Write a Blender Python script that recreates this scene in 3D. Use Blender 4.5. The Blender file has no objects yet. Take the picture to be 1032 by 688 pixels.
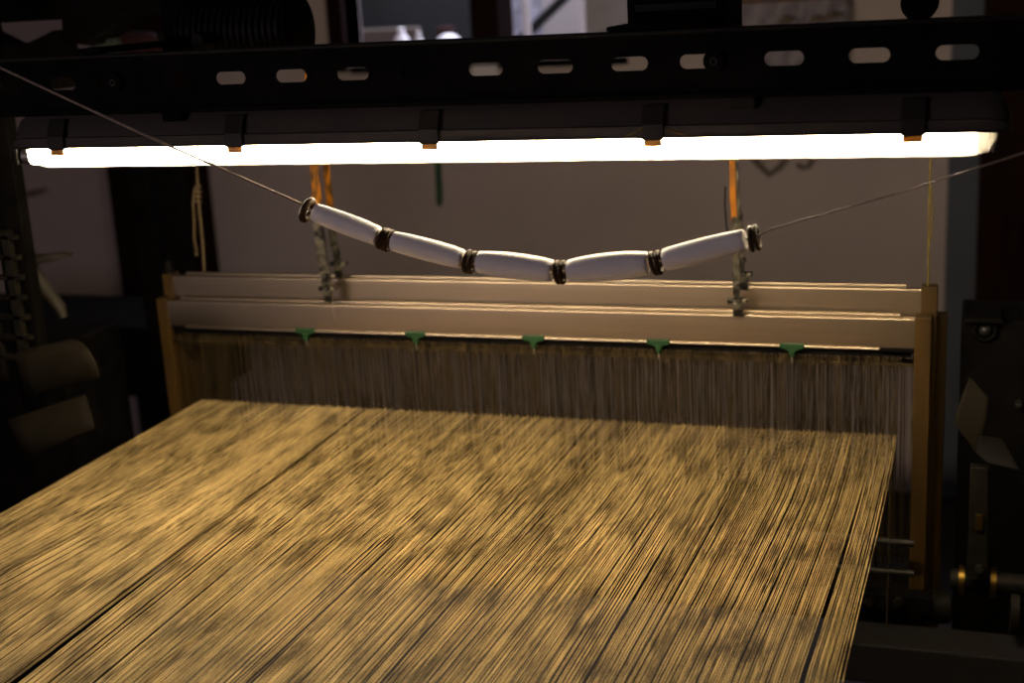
import bpy, bmesh, math, random
import numpy as np
from mathutils import Vector, Matrix
random.seed(7)
rng = np.random.default_rng(11)
scene = bpy.context.scene
COL = scene.collection

# ------------------------------------------------------------------ camera
F = 1359.0
dX = np.array([4046., 132., -1359.]); dX /= np.linalg.norm(dX)
dY = np.array([469., -384., 1359.]); dY -= dX * (dX @ dY); dY /= np.linalg.norm(dY)
dZ = np.cross(dX, dY)
MC = np.array([dX, dY, dZ])
CAM = np.array([0.71, -2.025, 1.545])


def ray(px, py):
    return MC @ np.array([px - 516., py - 344., F])


def at(px, py, Y):
    """world point seen at pixel (px,py) whose distance along the loom axis from the eye is Y"""
    d = ray(px, py)
    return Vector(CAM + d / d[1] * Y)


def onz(px, py, z):
    d = ray(px, py)
    return Vector(CAM + d / d[2] * (z - CAM[2]))


cd = bpy.data.cameras.new('camera')
cam = bpy.data.objects.new('camera', cd)
COL.objects.link(cam)
cd.sensor_width = 36.0
cd.lens = 36.0 * F / 1032.0
cd.clip_start = 0.05
m = Matrix(((MC[0][0], -MC[0][1], -MC[0][2], CAM[0]),
            (MC[1][0], -MC[1][1], -MC[1][2], CAM[1]),
            (MC[2][0], -MC[2][1], -MC[2][2], CAM[2]),
            (0, 0, 0, 1)))
cam.matrix_world = m
cd.dof.use_dof = True
cd.dof.focus_distance = 1.66
cd.dof.aperture_fstop = 3.5
scene.camera = cam

# ------------------------------------------------------------------ materials


def principled(name, col, rough=0.6, metal=0.0, var=0.0, scale=20.0, bump=0.0, stretch=(1, 1, 1), spec=0.5, col2=None, detail=4.0):
    mt = bpy.data.materials.new(name)
    mt.use_nodes = True
    nt = mt.node_tree
    b = nt.nodes['Principled BSDF']
    b.inputs['Base Color'].default_value = (*col, 1)
    b.inputs['Roughness'].default_value = rough
    b.inputs['Metallic'].default_value = metal
    b.inputs['Specular IOR Level'].default_value = spec
    if var > 0 or bump > 0 or col2:
        tc = nt.nodes.new('ShaderNodeTexCoord')
        mp = nt.nodes.new('ShaderNodeMapping')
        mp.inputs['Scale'].default_value = stretch
        ns = nt.nodes.new('ShaderNodeTexNoise')
        ns.inputs['Scale'].default_value = scale
        ns.inputs['Detail'].default_value = detail
        nt.links.new(tc.outputs['Object'], mp.inputs['Vector'])
        nt.links.new(mp.outputs['Vector'], ns.inputs['Vector'])
        if var > 0 or col2:
            rp = nt.nodes.new('ShaderNodeValToRGB')
            lo = col2 if col2 else tuple(c * (1 - var) for c in col)
            hi = col if col2 else tuple(min(1, c * (1 + var)) for c in col)
            rp.color_ramp.elements[0].color = (*lo, 1)
            rp.color_ramp.elements[1].color = (*hi, 1)
            rp.color_ramp.elements[0].position = 0.44 if col2 else 0.32
            rp.color_ramp.elements[1].position = 0.58 if col2 else 0.68
            nt.links.new(ns.outputs['Fac'], rp.inputs['Fac'])
            nt.links.new(rp.outputs['Color'], b.inputs['Base Color'])
        if bump > 0:
            bp = nt.nodes.new('ShaderNodeBump')
            bp.inputs['Strength'].default_value = bump
            bp.inputs['Distance'].default_value = 0.002
            nt.links.new(ns.outputs['Fac'], bp.inputs['Height'])
            nt.links.new(bp.outputs['Normal'], b.inputs['Normal'])
    return mt


def mat_warp():
    mt = bpy.data.materials.new('golden_warp_yarn')
    mt.use_nodes = True
    nt = mt.node_tree
    N, L = nt.nodes, nt.links
    b = N['Principled BSDF']
    b.inputs['Roughness'].default_value = 0.55
    b.inputs['Specular IOR Level'].default_value = 0.35
    tc = N.new('ShaderNodeTexCoord')
    at_ = N.new('ShaderNodeAttribute'); at_.attribute_name = 'strand'
    # every strand carries the darker noise blotches a little further along than its neighbour
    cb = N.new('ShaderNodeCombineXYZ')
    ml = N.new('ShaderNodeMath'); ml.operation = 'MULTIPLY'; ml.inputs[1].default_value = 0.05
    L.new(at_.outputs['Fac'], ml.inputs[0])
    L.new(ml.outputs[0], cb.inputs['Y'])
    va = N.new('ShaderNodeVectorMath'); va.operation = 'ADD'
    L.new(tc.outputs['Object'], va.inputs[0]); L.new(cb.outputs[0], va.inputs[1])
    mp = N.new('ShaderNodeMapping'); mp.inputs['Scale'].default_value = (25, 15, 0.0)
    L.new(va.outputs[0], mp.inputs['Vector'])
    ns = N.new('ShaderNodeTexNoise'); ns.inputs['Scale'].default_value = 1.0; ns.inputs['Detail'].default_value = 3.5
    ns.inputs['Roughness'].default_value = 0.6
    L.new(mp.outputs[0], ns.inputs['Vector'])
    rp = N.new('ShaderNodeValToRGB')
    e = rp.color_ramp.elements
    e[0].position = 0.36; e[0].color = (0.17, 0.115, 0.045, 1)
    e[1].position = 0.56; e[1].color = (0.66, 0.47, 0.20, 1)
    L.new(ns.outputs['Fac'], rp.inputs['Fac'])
    # tone of the single strand
    wn = N.new('ShaderNodeTexWhiteNoise'); wn.noise_dimensions = '1D'
    m2 = N.new('ShaderNodeMath'); m2.operation = 'MULTIPLY'; m2.inputs[1].default_value = 91.7
    L.new(at_.outputs['Fac'], m2.inputs[0]); L.new(m2.outputs[0], wn.inputs['W'])
    mr = N.new('ShaderNodeMapRange'); mr.inputs['To Min'].default_value = 0.6; mr.inputs['To Max'].default_value = 1.15
    L.new(wn.outputs['Value'], mr.inputs['Value'])
    mx = N.new('ShaderNodeVectorMath'); mx.operation = 'SCALE'
    L.new(rp.outputs['Color'], mx.inputs[0]); L.new(mr.outputs[0], mx.inputs['Scale'])
    L.new(mx.outputs[0], b.inputs['Base Color'])
    return mt


def mat_emit(name, col, s):
    mt = bpy.data.materials.new(name)
    mt.use_nodes = True
    nt = mt.node_tree
    nt.nodes.clear()
    o = nt.nodes.new('ShaderNodeOutputMaterial')
    e = nt.nodes.new('ShaderNodeEmission')
    e.inputs['Color'].default_value = (*col, 1)
    e.inputs['Strength'].default_value = s
    nt.links.new(e.outputs[0], o.inputs[0])
    return mt


def mat_diffuser():
    mt = bpy.data.materials.new('clear_ribbed_plastic')
    mt.use_nodes = True
    nt = mt.node_tree
    nt.nodes.clear()
    N, L = nt.nodes, nt.links
    o = N.new('ShaderNodeOutputMaterial')
    tr = N.new('ShaderNodeBsdfTransparent'); tr.inputs['Color'].default_value = (0.93, 0.92, 0.88, 1)
    tl = N.new('ShaderNodeBsdfTranslucent'); tl.inputs['Color'].default_value = (0.9, 0.86, 0.78, 1)
    gl = N.new('ShaderNodeBsdfGlossy'); gl.inputs['Roughness'].default_value = 0.15
    m1 = N.new('ShaderNodeMixShader'); m1.inputs[0].default_value = 0.10
    m2 = N.new('ShaderNodeMixShader'); m2.inputs[0].default_value = 0.06
    L.new(tr.outputs[0], m1.inputs[1]); L.new(tl.outputs[0], m1.inputs[2])
    L.new(m1.outputs[0], m2.inputs[1]); L.new(gl.outputs[0], m2.inputs[2])
    L.new(m2.outputs[0], o.inputs[0])
    return mt


def mat_translucent(name, col, f=0.6):
    mt = bpy.data.materials.new(name)
    mt.use_nodes = True
    nt = mt.node_tree
    N, L = nt.nodes, nt.links
    b = N['Principled BSDF']
    b.inputs['Base Color'].default_value = (*col, 1)
    b.inputs['Roughness'].default_value = 0.4
    tl = N.new('ShaderNodeBsdfTranslucent'); tl.inputs['Color'].default_value = (*col, 1)
    ns = N.new('ShaderNodeTexNoise'); ns.inputs['Scale'].default_value = 90
    mr = N.new('ShaderNodeMapRange'); mr.inputs['To Min'].default_value = f - 0.2; mr.inputs['To Max'].default_value = min(1, f + 0.2)
    L.new(ns.outputs['Fac'], mr.inputs['Value'])
    mx = N.new('ShaderNodeMixShader')
    L.new(mr.outputs[0], mx.inputs[0]); L.new(b.outputs[0], mx.inputs[1]); L.new(tl.outputs[0], mx.inputs[2])
    L.new(mx.outputs[0], N['Material Output'].inputs[0])
    return mt


M = dict(
    wall=principled('taupe_plaster', (0.52, 0.43, 0.43), 0.9, var=0.06, scale=3, bump=0.05),
    bluewall=principled('blue_grey_paint', (0.095, 0.105, 0.14), 0.85, var=0.08, scale=4),
    redwood=principled('dark_red_paint', (0.014, 0.0028, 0.0025), 0.75, var=0.3, spec=0.1, scale=6, stretch=(4, 4, 1)),
    floor=principled('dark_concrete', (0.025, 0.022, 0.020), 0.85, var=0.3, scale=4),
    black=principled('black_paint', (0.0045, 0.0037, 0.0033), 0.7, var=0.4, scale=25, bump=0.1, spec=0.04),
    blackgloss=principled('black_enamel', (0.006, 0.005, 0.005), 0.5, var=0.3, scale=18, spec=0.15),
    iron=principled('oily_iron', (0.010, 0.0078, 0.0048), 0.6, 0.1, var=0.5, scale=40, bump=0.2, spec=0.2),
    brownplate=principled('brown_sheet_metal', (0.014, 0.011, 0.007), 0.7, 0.0, spec=0.06, var=0.25, scale=12, bump=0.05),
    greyplate=principled('grey_sheet_metal', (0.011, 0.0095, 0.0085), 0.7, 0.0, spec=0.06, var=0.25, scale=12, bump=0.05),
    alu=principled('anodised_aluminium', (0.345, 0.27, 0.19), 0.36, 1.0, var=0.06, scale=6, stretch=(0.3, 8, 30)),
    wood=principled('varnished_pine', (0.052, 0.027, 0.005), 0.6, var=0.35, spec=0.2, scale=9, stretch=(6, 6, 0.6), bump=0.1),
    lever=principled('worn_brown_iron', (0.022, 0.017, 0.010), 0.7, 0.0, var=0.3, scale=30),
    heddle=principled('heddle_steel', (0.034, 0.023, 0.010), 0.6, 0.0, var=0.6, spec=0.1, scale=90, stretch=(1, 1, 0.03)),
    rod=principled('dull_steel', (0.035, 0.030, 0.024), 0.5, 0.5, var=0.3, scale=60),
    green=principled('green_plastic', (0.003, 0.036, 0.005), 0.5, var=0.15, scale=30),
    housing=principled('grey_polycarbonate', (0.055, 0.046, 0.040), 0.6, var=0.12, scale=8, spec=0.2, stretch=(0.4, 4, 4)),
    clip=principled('grey_clip_plastic', (0.022, 0.018, 0.016), 0.5, var=0.2, scale=30, spec=0.2),
    amber=mat_translucent('amber_clip_plastic', (0.42, 0.24, 0.05), 0.27),
    tube=mat_emit('lit_tube_glass', (1.0, 0.83, 0.57), 112.0),
    tubecap=principled('tube_end_metal', (0.6, 0.56, 0.5), 0.35, 0.9, var=0.1),
    diffuser=mat_diffuser(),
    yarn=principled('white_spun_yarn', (0.86, 0.82, 0.83), 0.8, var=0.05, scale=30, stretch=(1, 1, 1), bump=0.1),
    rubber=principled('brown_black_rubber', (0.045, 0.022, 0.009), 0.55, var=0.4, scale=60, spec=0.15),
    cord=principled('tan_cord', (0.085, 0.056, 0.025), 0.9, var=0.3, scale=200),
    greycord=principled('grey_string', (0.28, 0.22, 0.18), 0.9, var=0.3, scale=200),
    yellowcord=principled('yellow_cord', (0.11, 0.075, 0.008), 0.8, var=0.2, scale=100),
    orange=principled('orange_lacquered_strap', (0.25, 0.088, 0.004), 0.5, col2=(0.026, 0.013, 0.005), var=0.1, spec=0.1, scale=170, stretch=(1, 1, 0.3)),
    orangeclean=principled('bright_orange_strap', (0.26, 0.092, 0.004), 0.5, spec=0.1, col2=(0.13, 0.045, 0.004), scale=45, stretch=(1, 1, 0.3)),
    grease=principled('greasy_steel', (0.13, 0.115, 0.085), 0.35, 0.6, col2=(0.012, 0.010, 0.008), var=0.1, scale=70, bump=0.4),
    brass=principled('brass', (0.25, 0.15, 0.03), 0.4, 1.0, var=0.2, scale=40),
    lavender=principled('pale_lavender_plastic', (0.26, 0.225, 0.28), 0.5, var=0.3, scale=9, bump=0.2),
    yellowfold=principled('yellowed_plastic', (0.14, 0.10, 0.06), 0.5, var=0.2, scale=20),
    white=principled('white_china', (0.85, 0.83, 0.86), 0.3, var=0.04, scale=10),
    greyboard=principled('pale_grey_board', (0.42, 0.40, 0.41), 0.8, var=0.12, scale=5),
    darkboard=principled('dark_green_black_board', (0.004, 0.0045, 0.004), 0.9, var=0.4, scale=5),
    redcloth=principled('deep_red_cloth', (0.035, 0.005, 0.005), 0.9, var=0.3, scale=20),
    paleboard=principled('pale_sill_board', (0.12, 0.095, 0.08), 0.8, var=0.1, scale=6),
    greenstrip=principled('dark_green_ribbon', (0.012, 0.045, 0.025), 0.8, var=0.3, scale=20),
    glass=principled('lens_glass', (0.02, 0.02, 0.02), 0.25, 0.0, var=0.2, scale=30, spec=0.3),
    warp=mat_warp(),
)

# ------------------------------------------------------------------ helpers


def new():
    return bmesh.new()


def box(bm, c, s, rot=None):
    r = bmesh.ops.create_cube(bm, size=1.0)
    mat = Matrix.Translation(Vector(c)) @ (rot.to_4x4() if rot else Matrix.Identity(4)) @ Matrix.Diagonal((*s, 1))
    bmesh.ops.transform(bm, matrix=mat, verts=r['verts'])
    return r['verts']


def box2(bm, a, b):
    a, b = Vector(a), Vector(b)
    return box(bm, (a + b) / 2, [abs(b[i] - a[i]) for i in range(3)])


def loft(bm, loops, cap=True, closed=True):
    vs = [[bm.verts.new(p) for p in lp] for lp in loops]
    n = len(loops[0])
    for i in range(len(vs) - 1):
        for j in range(n if closed else n - 1):
            k = (j + 1) % n
            bm.faces.new((vs[i][j], vs[i][k], vs[i + 1][k], vs[i + 1][j]))
    if cap and closed:
        bm.faces.new(vs[0][::-1]); bm.faces.new(vs[-1])
    return vs


def tube(bm, pts, r, n=8, closed=False):
    pts = [Vector(p) for p in pts]
    rs = r if isinstance(r, (list, tuple)) else [r] * len(pts)
    t0 = (pts[1] - pts[0]).normalized()
    up = Vector((0, 0, 1)) if abs(t0.z) < 0.9 else Vector((0, 1, 0))
    u = t0.cross(up).normalized()
    loops = []
    for i, p in enumerate(pts):
        a = pts[i - 1] if i else (pts[-1] if closed else pts[0])
        b = pts[(i + 1) % len(pts)] if (closed or i < len(pts) - 1) else pts[i]
        t = (b - a).normalized()
        u = (u - t * u.dot(t)).normalized()
        v = t.cross(u)
        loops.append([p + (u * math.cos(2 * math.pi * k / n) + v * math.sin(2 * math.pi * k / n)) * rs[i] for k in range(n)])
    if closed:
        loops.append(loops[0])
        vs = [[bm.verts.new(p) for p in lp] for lp in loops[:-1]]
        vs.append(vs[0])
        for i in range(len(vs) - 1):
            for j in range(n):
                k = (j + 1) % n
                bm.faces.new((vs[i][j], vs[i][k], vs[i + 1][k], vs[i + 1][j]))
    else:
        loft(bm, loops)


def lathe(bm, prof, base, axis, n=24):
    """prof: [(distance along axis, radius)]"""
    base, axis = Vector(base), Vector(axis).normalized()
    up = Vector((0, 0, 1)) if abs(axis.z) < 0.9 else Vector((0, 1, 0))
    u = axis.cross(up).normalized(); v = axis.cross(u)
    loops = [[base + axis * d + (u * math.cos(2 * math.pi * k / n) + v * math.sin(2 * math.pi * k / n)) * max(r, 1e-5) for k in range(n)] for d, r in prof]
    loft(bm, loops)


def prism(bm, poly, ext):
    ext = Vector(ext)
    loft(bm, [[Vector(p) for p in poly], [Vector(p) + ext for p in poly]])


def torus(bm, c, axis, R, r, n=28, k=10):
    c, axis = Vector(c), Vector(axis).normalized()
    up = Vector((0, 0, 1)) if abs(axis.z) < 0.9 else Vector((0, 1, 0))
    u = axis.cross(up).normalized(); v = axis.cross(u)
    tube(bm, [c + (u * math.cos(2 * math.pi * i / n) + v * math.sin(2 * math.pi * i / n)) * R for i in range(n)], r, k, closed=True)


def tag(o, label=None, cat=None, group=None, kind=None):
    if label: o['label'] = label
    if cat: o['category'] = cat
    if group: o['group'] = group
    if kind: o['kind'] = kind
    return o


def wloc(o):
    v = Vector(o.location)
    while o.parent:
        o = o.parent
        v += o.location
    return v


def obj(name, bm, mt, parent=None, label=None, cat=None, group=None, kind=None, bevel=0.0, smooth=None, subd=0):
    bmesh.ops.recalc_face_normals(bm, faces=bm.faces)
    me = bpy.data.meshes.new(name)
    if parent is None:
        lo = Vector([min(v.co[i] for v in bm.verts) for i in range(3)])
        hi = Vector([max(v.co[i] for v in bm.verts) for i in range(3)])
        loc = Vector(((lo.x + hi.x) / 2, (lo.y + hi.y) / 2, lo.z))
        off = loc
    else:
        off = wloc(parent); loc = Vector((0, 0, 0))
    bmesh.ops.translate(bm, vec=-off, verts=bm.verts)
    bm.to_mesh(me); bm.free()
    me.materials.append(mt)
    o = bpy.data.objects.new(name, me)
    COL.objects.link(o)
    o.location = loc
    o.parent = parent
    if bevel > 0:
        b = o.modifiers.new('bevel', 'BEVEL'); b.width = bevel; b.segments = 2; b.limit_method = 'ANGLE'; b.angle_limit = math.radians(40)
    if subd:
        s = o.modifiers.new('subsurf', 'SUBSURF'); s.levels = subd; s.render_levels = subd
    if smooth is not None:
        me.polygons.foreach_set('use_smooth', [True] * len(me.polygons))
        try:
            me.set_sharp_from_angle(angle=math.radians(smooth))
        except Exception:
            pass
    return tag(o, label, cat, group, kind)


def thing(name, loc, label, cat, group=None):
    o = bpy.data.objects.new(name, None)
    o.empty_display_size = 0.05
    COL.objects.link(o)
    o.location = Vector(loc)
    return tag(o, label, cat, group)


def P(p):
    return Vector(p)


# ------------------------------------------------------------------ the room
YW = 4.0                      # back wall, distance from the eye along the loom
yw = CAM[1] + YW
XL, XR = -3.6, 3.2
ZC = 3.0
wl = at(350, 50, YW); wr = at(634, 50, YW)
win = (wl.x, wr.x, at(490, 61, YW).z, at(490, 61, YW).z + 0.90)
bm = new()
T = 0.12
box2(bm, (XL, yw, 0), (win[0], yw + T, ZC))
box2(bm, (win[1], yw, 0), (XR, yw + T, ZC))
box2(bm, (win[0], yw, 0), (win[1], yw + T, win[2]))
box2(bm, (win[0], yw, win[3]), (win[1], yw + T, ZC))
obj('wall_back', bm, M['wall'], kind='structure', label='dim taupe plaster wall behind the loom')
bm = new(); box2(bm, (XL - 0.1, -4.4, 0), (XL, yw + 2.0, ZC)); obj('wall_left', bm, M['wall'], kind='structure')
bm = new(); box2(bm, (XR, -4.4, 0), (XR + 0.1, yw + 2.0, ZC)); obj('wall_right', bm, M['wall'], kind='structure')
bm = new(); box2(bm, (XL - 0.1, -4.4, -0.1), (XR + 0.1, yw + 2.0, 0)); obj('floor', bm, M['floor'], kind='structure', label='dark floor under the loom')
bm = new(); box2(bm, (XL - 0.1, -4.4, ZC), (XR + 0.1, yw + 2.0, ZC + 0.1)); obj('ceiling', bm, M['wall'], kind='structure')
bm = new(); box2(bm, (XL, yw + 1.4, 0), (XR, yw + 1.5, ZC)); obj('wall_far', bm, M['darkboard'], kind='structure', label='dark wall of the space beyond the window opening')

# window opening with its dark red frame
bm = new()
fw = 0.05
a0 = at(478, 40, YW).x; a1 = at(506, 40, YW).x
box2(bm, (a0, yw - 0.03, win[2]), (a1, yw + T, win[3]))
box2(bm, (win[0] - 0.055, yw - 0.02, win[2] - 0.02), (win[0], yw + T, win[3] + 0.05))
box2(bm, (win[0] - 0.055, yw - 0.02, win[3]), (win[1], yw + T, win[3] + 0.05))
obj('window_1', bm, M['redwood'], kind='structure', label='dark red window frame with a thick middle post', bevel=0.004)
bm = new(); box2(bm, (win[0], yw + 0.0, win[2] - 0.03), (win[1], yw + 0.85, win[2])); ws = obj('window_sill', bm, M['paleboard'], bpy.data.objects['window_1'], bevel=0.003)

bm = new()
pa = at(476, 66, YW); pb = at(502, 78, YW)
box2(bm, (pa.x, yw - 0.006, pb.z), (pb.x, yw - 0.001, pa.z))
obj('paper_slip', bm, principled('white_paper', (0.85, 0.80, 0.88), 0.9, var=0.04, scale=9), label='small white paper slip on the wall under the window post', cat='paper')
# pillars and painted strips on the wall
bm = new()
p0 = at(106, 167, YW - 0.1); p1 = at(198, 200, YW - 0.1)
box2(bm, (p0.x, yw - 0.1, 0), (p1.x, yw - 0.001, ZC))
obj('trim_1', bm, M['redwood'], kind='structure', label='dark red brown pillar against the wall at the left end of the loom', bevel=0.005)
bm = new()
p0 = at(984, 250, YW - 0.12)
box2(bm, (p0.x, yw - 0.12, 0), (p0.x + 0.75, yw - 0.001, ZC))
obj('trim_2', bm, M['redwood'], kind='structure', label='broad dark red pillar at the right end of the loom', bevel=0.005)
bm = new()
q0 = at(953, 250, YW - 0.03)
box2(bm, (q0.x, yw - 0.03, 0), (p0.x + 0.05, yw - 0.001, ZC))
obj('trim_3', bm, M['bluewall'], kind='structure', label='blue grey painted strip beside the broad red pillar')

# ------------------------------------------------------------------ slotted cross beam
YB = 1.50
ybm = CAM[1] + YB
slots = [(8, 86), (62, 84), (112, 84), (175, 81), (232, 80), (293, 77), (355, 75), (421, 73), (489, 71), (559, 68), (634, 66), (704, 62), (790, 58), (876, 53), (965, 48)]
zt = at(516, 40.5, YB).z; zb = at(516, 101, YB).z
zs = float(np.mean([at(x, y, YB).z for x, y in slots]))
xs = [at(x, y, YB).x for x, y in slots]
xb0, xb1 = at(-240, 60, YB).x, at(1130, 20, YB).x
beam = thing('slotted_crossbeam', ((xb0 + xb1) / 2, ybm, zb), 'long black steel crossbeam with a row of oblong slots above the lamp', 'beam')
bm = new()
HL, HR = 0.0215, 0.0078           # half length and half height of a slot
edges = [xb0] + [(xs[i] + xs[i + 1]) / 2 for i in range(len(xs) - 1)] + [xb1]
NS = 40
for i, xc in enumerate(xs):
    e0, e1 = edges[i], edges[i + 1]
    inner, outer = [], []
    for k in range(NS):
        a = 2 * math.pi * (k + 0.5) / NS
        ca, sa = math.cos(a), math.sin(a)
        ix = (HL - HR) * (1 if ca > 0 else -1) + HR * ca
        inner.append((xc + ix, ybm, zs + HR * sa))
        # radial point on the rectangle
        tx = ((e1 - xc) if ca > 0 else (e0 - xc)) / ca
        tz = ((zt - zs) if sa > 0 else (zb - zs)) / sa
        t = min(abs(tx), abs(tz))
        outer.append([xc + t * ca, ybm, zs + t * sa])
    for cx_, cz_ in ((e0, zb), (e0, zt), (e1, zb), (e1, zt)):   # snap nearest to corners
        j = min(range(NS), key=lambda q: (outer[q][0] - cx_) ** 2 + (outer[q][2] - cz_) ** 2)
        outer[j] = [cx_, ybm, cz_]
    vi = [bm.verts.new(p) for p in inner]; vo = [bm.verts.new(p) for p in outer]
    for k in range(NS):
        j = (k + 1) % NS
        bm.faces.new((vo[k], vo[j], vi[j], vi[k]))
r = bmesh.ops.extrude_face_region(bm, geom=bm.faces[:])
bmesh.ops.translate(bm, vec=(0, 0.004, 0), verts=[v for v in r['geom'] if isinstance(v, bmesh.types.BMVert)])
obj('slotted_web', bm, M['black'], beam)
bm = new()
box2(bm, (xb0, ybm - 0.001, zt - 0.001), (xb1, ybm + 0.026, zt + 0.004))
obj('top_flange', bm, M['iron'], beam, bevel=0.0015)
bm = new()
box2(bm, (xb0, ybm - 0.005, zb - 0.004), (xb1, ybm + 0.004, zb + 0.003))
obj('bottom_lip', bm, M['black'], beam, bevel=0.0015)
for si, dx in ((2, 0.008), (11, 0.018), (7, 0.0)):
    c = Vector((xs[si] + dx, ybm, zs))
    bm = new()
    if si == 7:
        box(bm, c + Vector((0, 0.006, 0)), (0.055, 0.004, 0.028))
        obj('cover_plate', bm, M['black'], beam, bevel=0.001)
        continue
    lathe(bm, [(-0.004, 0.0), (-0.004, 0.011), (0.003, 0.013), (0.010, 0.013)], c + Vector((0, -0.004, 0)), (0, 1, 0), 20)
    bt = obj('bolt', bm, M['black'], beam, smooth=40)
    bm = new(); torus(bm, c + Vector((0, -0.0085, 0)), (0, 1, 0), 0.0035, 0.0009, 16, 6); obj('socket_rim', bm, M['rod'], bt, smooth=60)
# end hangers that carry the beam (go up out of view)
for xx in (xb0 + 0.03, xb1 - 0.03):
    bm = new(); box2(bm, (xx - 0.03, ybm + 0.005, 0.0), (xx + 0.03, ybm + 0.055, zt + 0.5)); obj('end_post', bm, M['black'], beam, bevel=0.003)

# ------------------------------------------------------------------ fluorescent light
YL = 1.548
yl = CAM[1] + YL
xl0 = at(9, 149, YL - 0.046).x; xl1 = at(1020, 132, YL - 0.046).x
zrim = at(516, 141.3, YL - 0.045).z            # lower edge of the housing rim, near side
zdb = at(516, 161.5, YL).z                     # lowest line of the diffuser
zrt = zrim + 0.013
ztop = zb - 0.0045
lamp = thing('fluorescent_light', ((xl0 + xl1) / 2, yl, zdb), 'long weatherproof fluorescent light glowing under the slotted crossbeam', 'lamp')


def housing_loop(x, s, w=0.0):
    hw = 0.046
    pr = [(-hw, zrim), (-hw, zrt), (-hw + 0.004, zrt + 0.001), (-0.036, ztop - 0.010), (-0.028, ztop), (0.028, ztop), (0.036, ztop - 0.010), (hw - 0.004, zrt + 0.001), (hw, zrt), (hw, zrim)]
    return [Vector((x, yl + y * (1 - w), zrim + (z - zrim) * s)) for y, z in pr]


bm = new()
loft(bm, [housing_loop(xl0, 0.30, 0.35), housing_loop(xl0 + 0.004, 0.55, 0.12), housing_loop(xl0 + 0.010, 0.85, 0.04), housing_loop(xl0 + 0.022, 0.99), housing_loop(xl0 + 0.03, 1.0),
          housing_loop(xl1 - 0.03, 1.0), housing_loop(xl1 - 0.022, 0.99), housing_loop(xl1 - 0.010, 0.85, 0.04), housing_loop(xl1 - 0.004, 0.55, 0.12), housing_loop(xl1, 0.30, 0.35)])
obj('housing', bm, M['housing'], lamp, smooth=35)
bm = new()
rimp = [(-0.0475, zrim - 0.0005), (-0.0475, zrim + 0.002), (0.0475, zrim + 0.002), (0.0475, zrim - 0.0005)]
loft(bm, [[Vector((x, yl + y, z)) for y, z in rimp] for x in (xl0 + 0.004, xl1 - 0.004)])
obj('gasket', bm, M['iron'], lamp)


def diff_loop(x, s):
    out = []
    hw = 0.043; dep = zrim - zdb
    for k in range(17):
        a = math.pi * k / 16
        ca, sa = math.cos(a), math.sin(a)
        y = -hw * (abs(ca) ** 0.55) * (1 if ca > 0 else -1) * (0.55 + 0.45 * s)
        z = zrim - dep * (sa ** 0.6) * s
        out.append(Vector((x, yl + y, z)))
    return out


bm = new()
Ls = []
for d, s in ((0.0, 0.05), (0.004, 0.45), (0.010, 0.72), (0.018, 0.90), (0.030, 1.0)):
    Ls.append(diff_loop(xl0 + 0.012 + d, s))
for d, s in ((0.030, 1.0), (0.018, 0.90), (0.010, 0.72), (0.004, 0.45), (0.0, 0.05)):
    Ls.append(diff_loop(xl1 - 0.012 - d, s))
loft(bm, Ls, cap=False, closed=False)
obj('diffuser', bm, M['diffuser'], lamp, smooth=50)
zt_ = (zrim + zdb) / 2 + 0.0
xt0, xt1 = at(34, 155, YL).x, at(984, 146, YL).x
bm = new(); lathe(bm, [(0, 0.0), (0, 0.0122), (xt1 - xt0, 0.0122), (xt1 - xt0, 0.0)], (xt0, yl, zt_), (1, 0, 0), 20)
tb = obj('tube', bm, M['tube'], lamp, smooth=60)
for x, s in ((xt0, -1), (xt1, 1)):
    bm = new(); lathe(bm, [(0, 0.0128), (0.012 * s, 0.0128), (0.014 * s, 0.010), (0.014 * s, 0.0)], (x, yl, zt_), (1, 0, 0), 20)
    obj('end_cap', bm, M['tubecap'], tb, smooth=40)
    bm = new(); box(bm, (x + 0.019 * s, yl, zt_ + 0.006), (0.006, 0.03, 0.034)); obj('tube_holder', bm, M['clip'], lamp, bevel=0.002)
for px, py in ((58, 150), (237, 147), (433, 143), (658, 139), (920, 133)):
    x = at(px, py, YL - 0.047).x
    bm = new()
    w = 0.0125
    sec = [(-0.0490, zrim - 0.0025), (-0.0505, zrim - 0.001), (-0.0505, zrt + 0.002), (-0.0405, zrt + 0.024), (-0.037, zrt + 0.024), (-0.047, zrt + 0.001), (-0.047, zrim - 0.0025)]
    loft(bm, [[Vector((x + dx, yl + y, z)) for y, z in sec] for dx in (-w, w)])
    cl = obj('clip', bm, M['clip'], lamp, bevel=0.0008)
    bm = new()
    box2(bm, (x - w * 0.82, yl - 0.0495, zrim - 0.0095), (x + w * 0.82, yl - 0.0475, zrim - 0.0024))
    obj('clip_tip', bm, M['amber'], cl, label='amber lower lip of the clip', bevel=0.0008)
for px, py in ((173, 117), (748, 104)):
    p = at(px, py, YL - 0.045)
    bm = new()
    box(bm, (p.x, yl - 0.041, p.z), (0.028, 0.008, 0.014))
    box(bm, (p.x + 0.004, yl - 0.043, p.z + 0.010), (0.018, 0.003, 0.008))
    obj('mounting_bracket', bm, M['black'] if px < 400 else M['iron'], lamp, bevel=0.001)
# loose wire tails beside the fourth clip
for pts in (((631, 137), (640, 133.5), (650, 128)), ((672, 130), (681, 133), (690, 137))):
    bm = new(); tube(bm, [at(x, y, YL - 0.050) for x, y in pts], 0.0008, 6)
    obj('wire_tail', bm, M['brass'], lamp, smooth=60)

# ------------------------------------------------------------------ warp
ZW = 0.85
X0, X1 = -0.6033, 0.6002
YF = -1.75
GAPS = []


def gx(px, py):
    p = onz(px, py, ZW)
    return p.x, p.y


def gap(pa, pb, wa, wb):
    GAPS.append((*gx(*pa), *gx(*pb), wa, wb))


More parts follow.
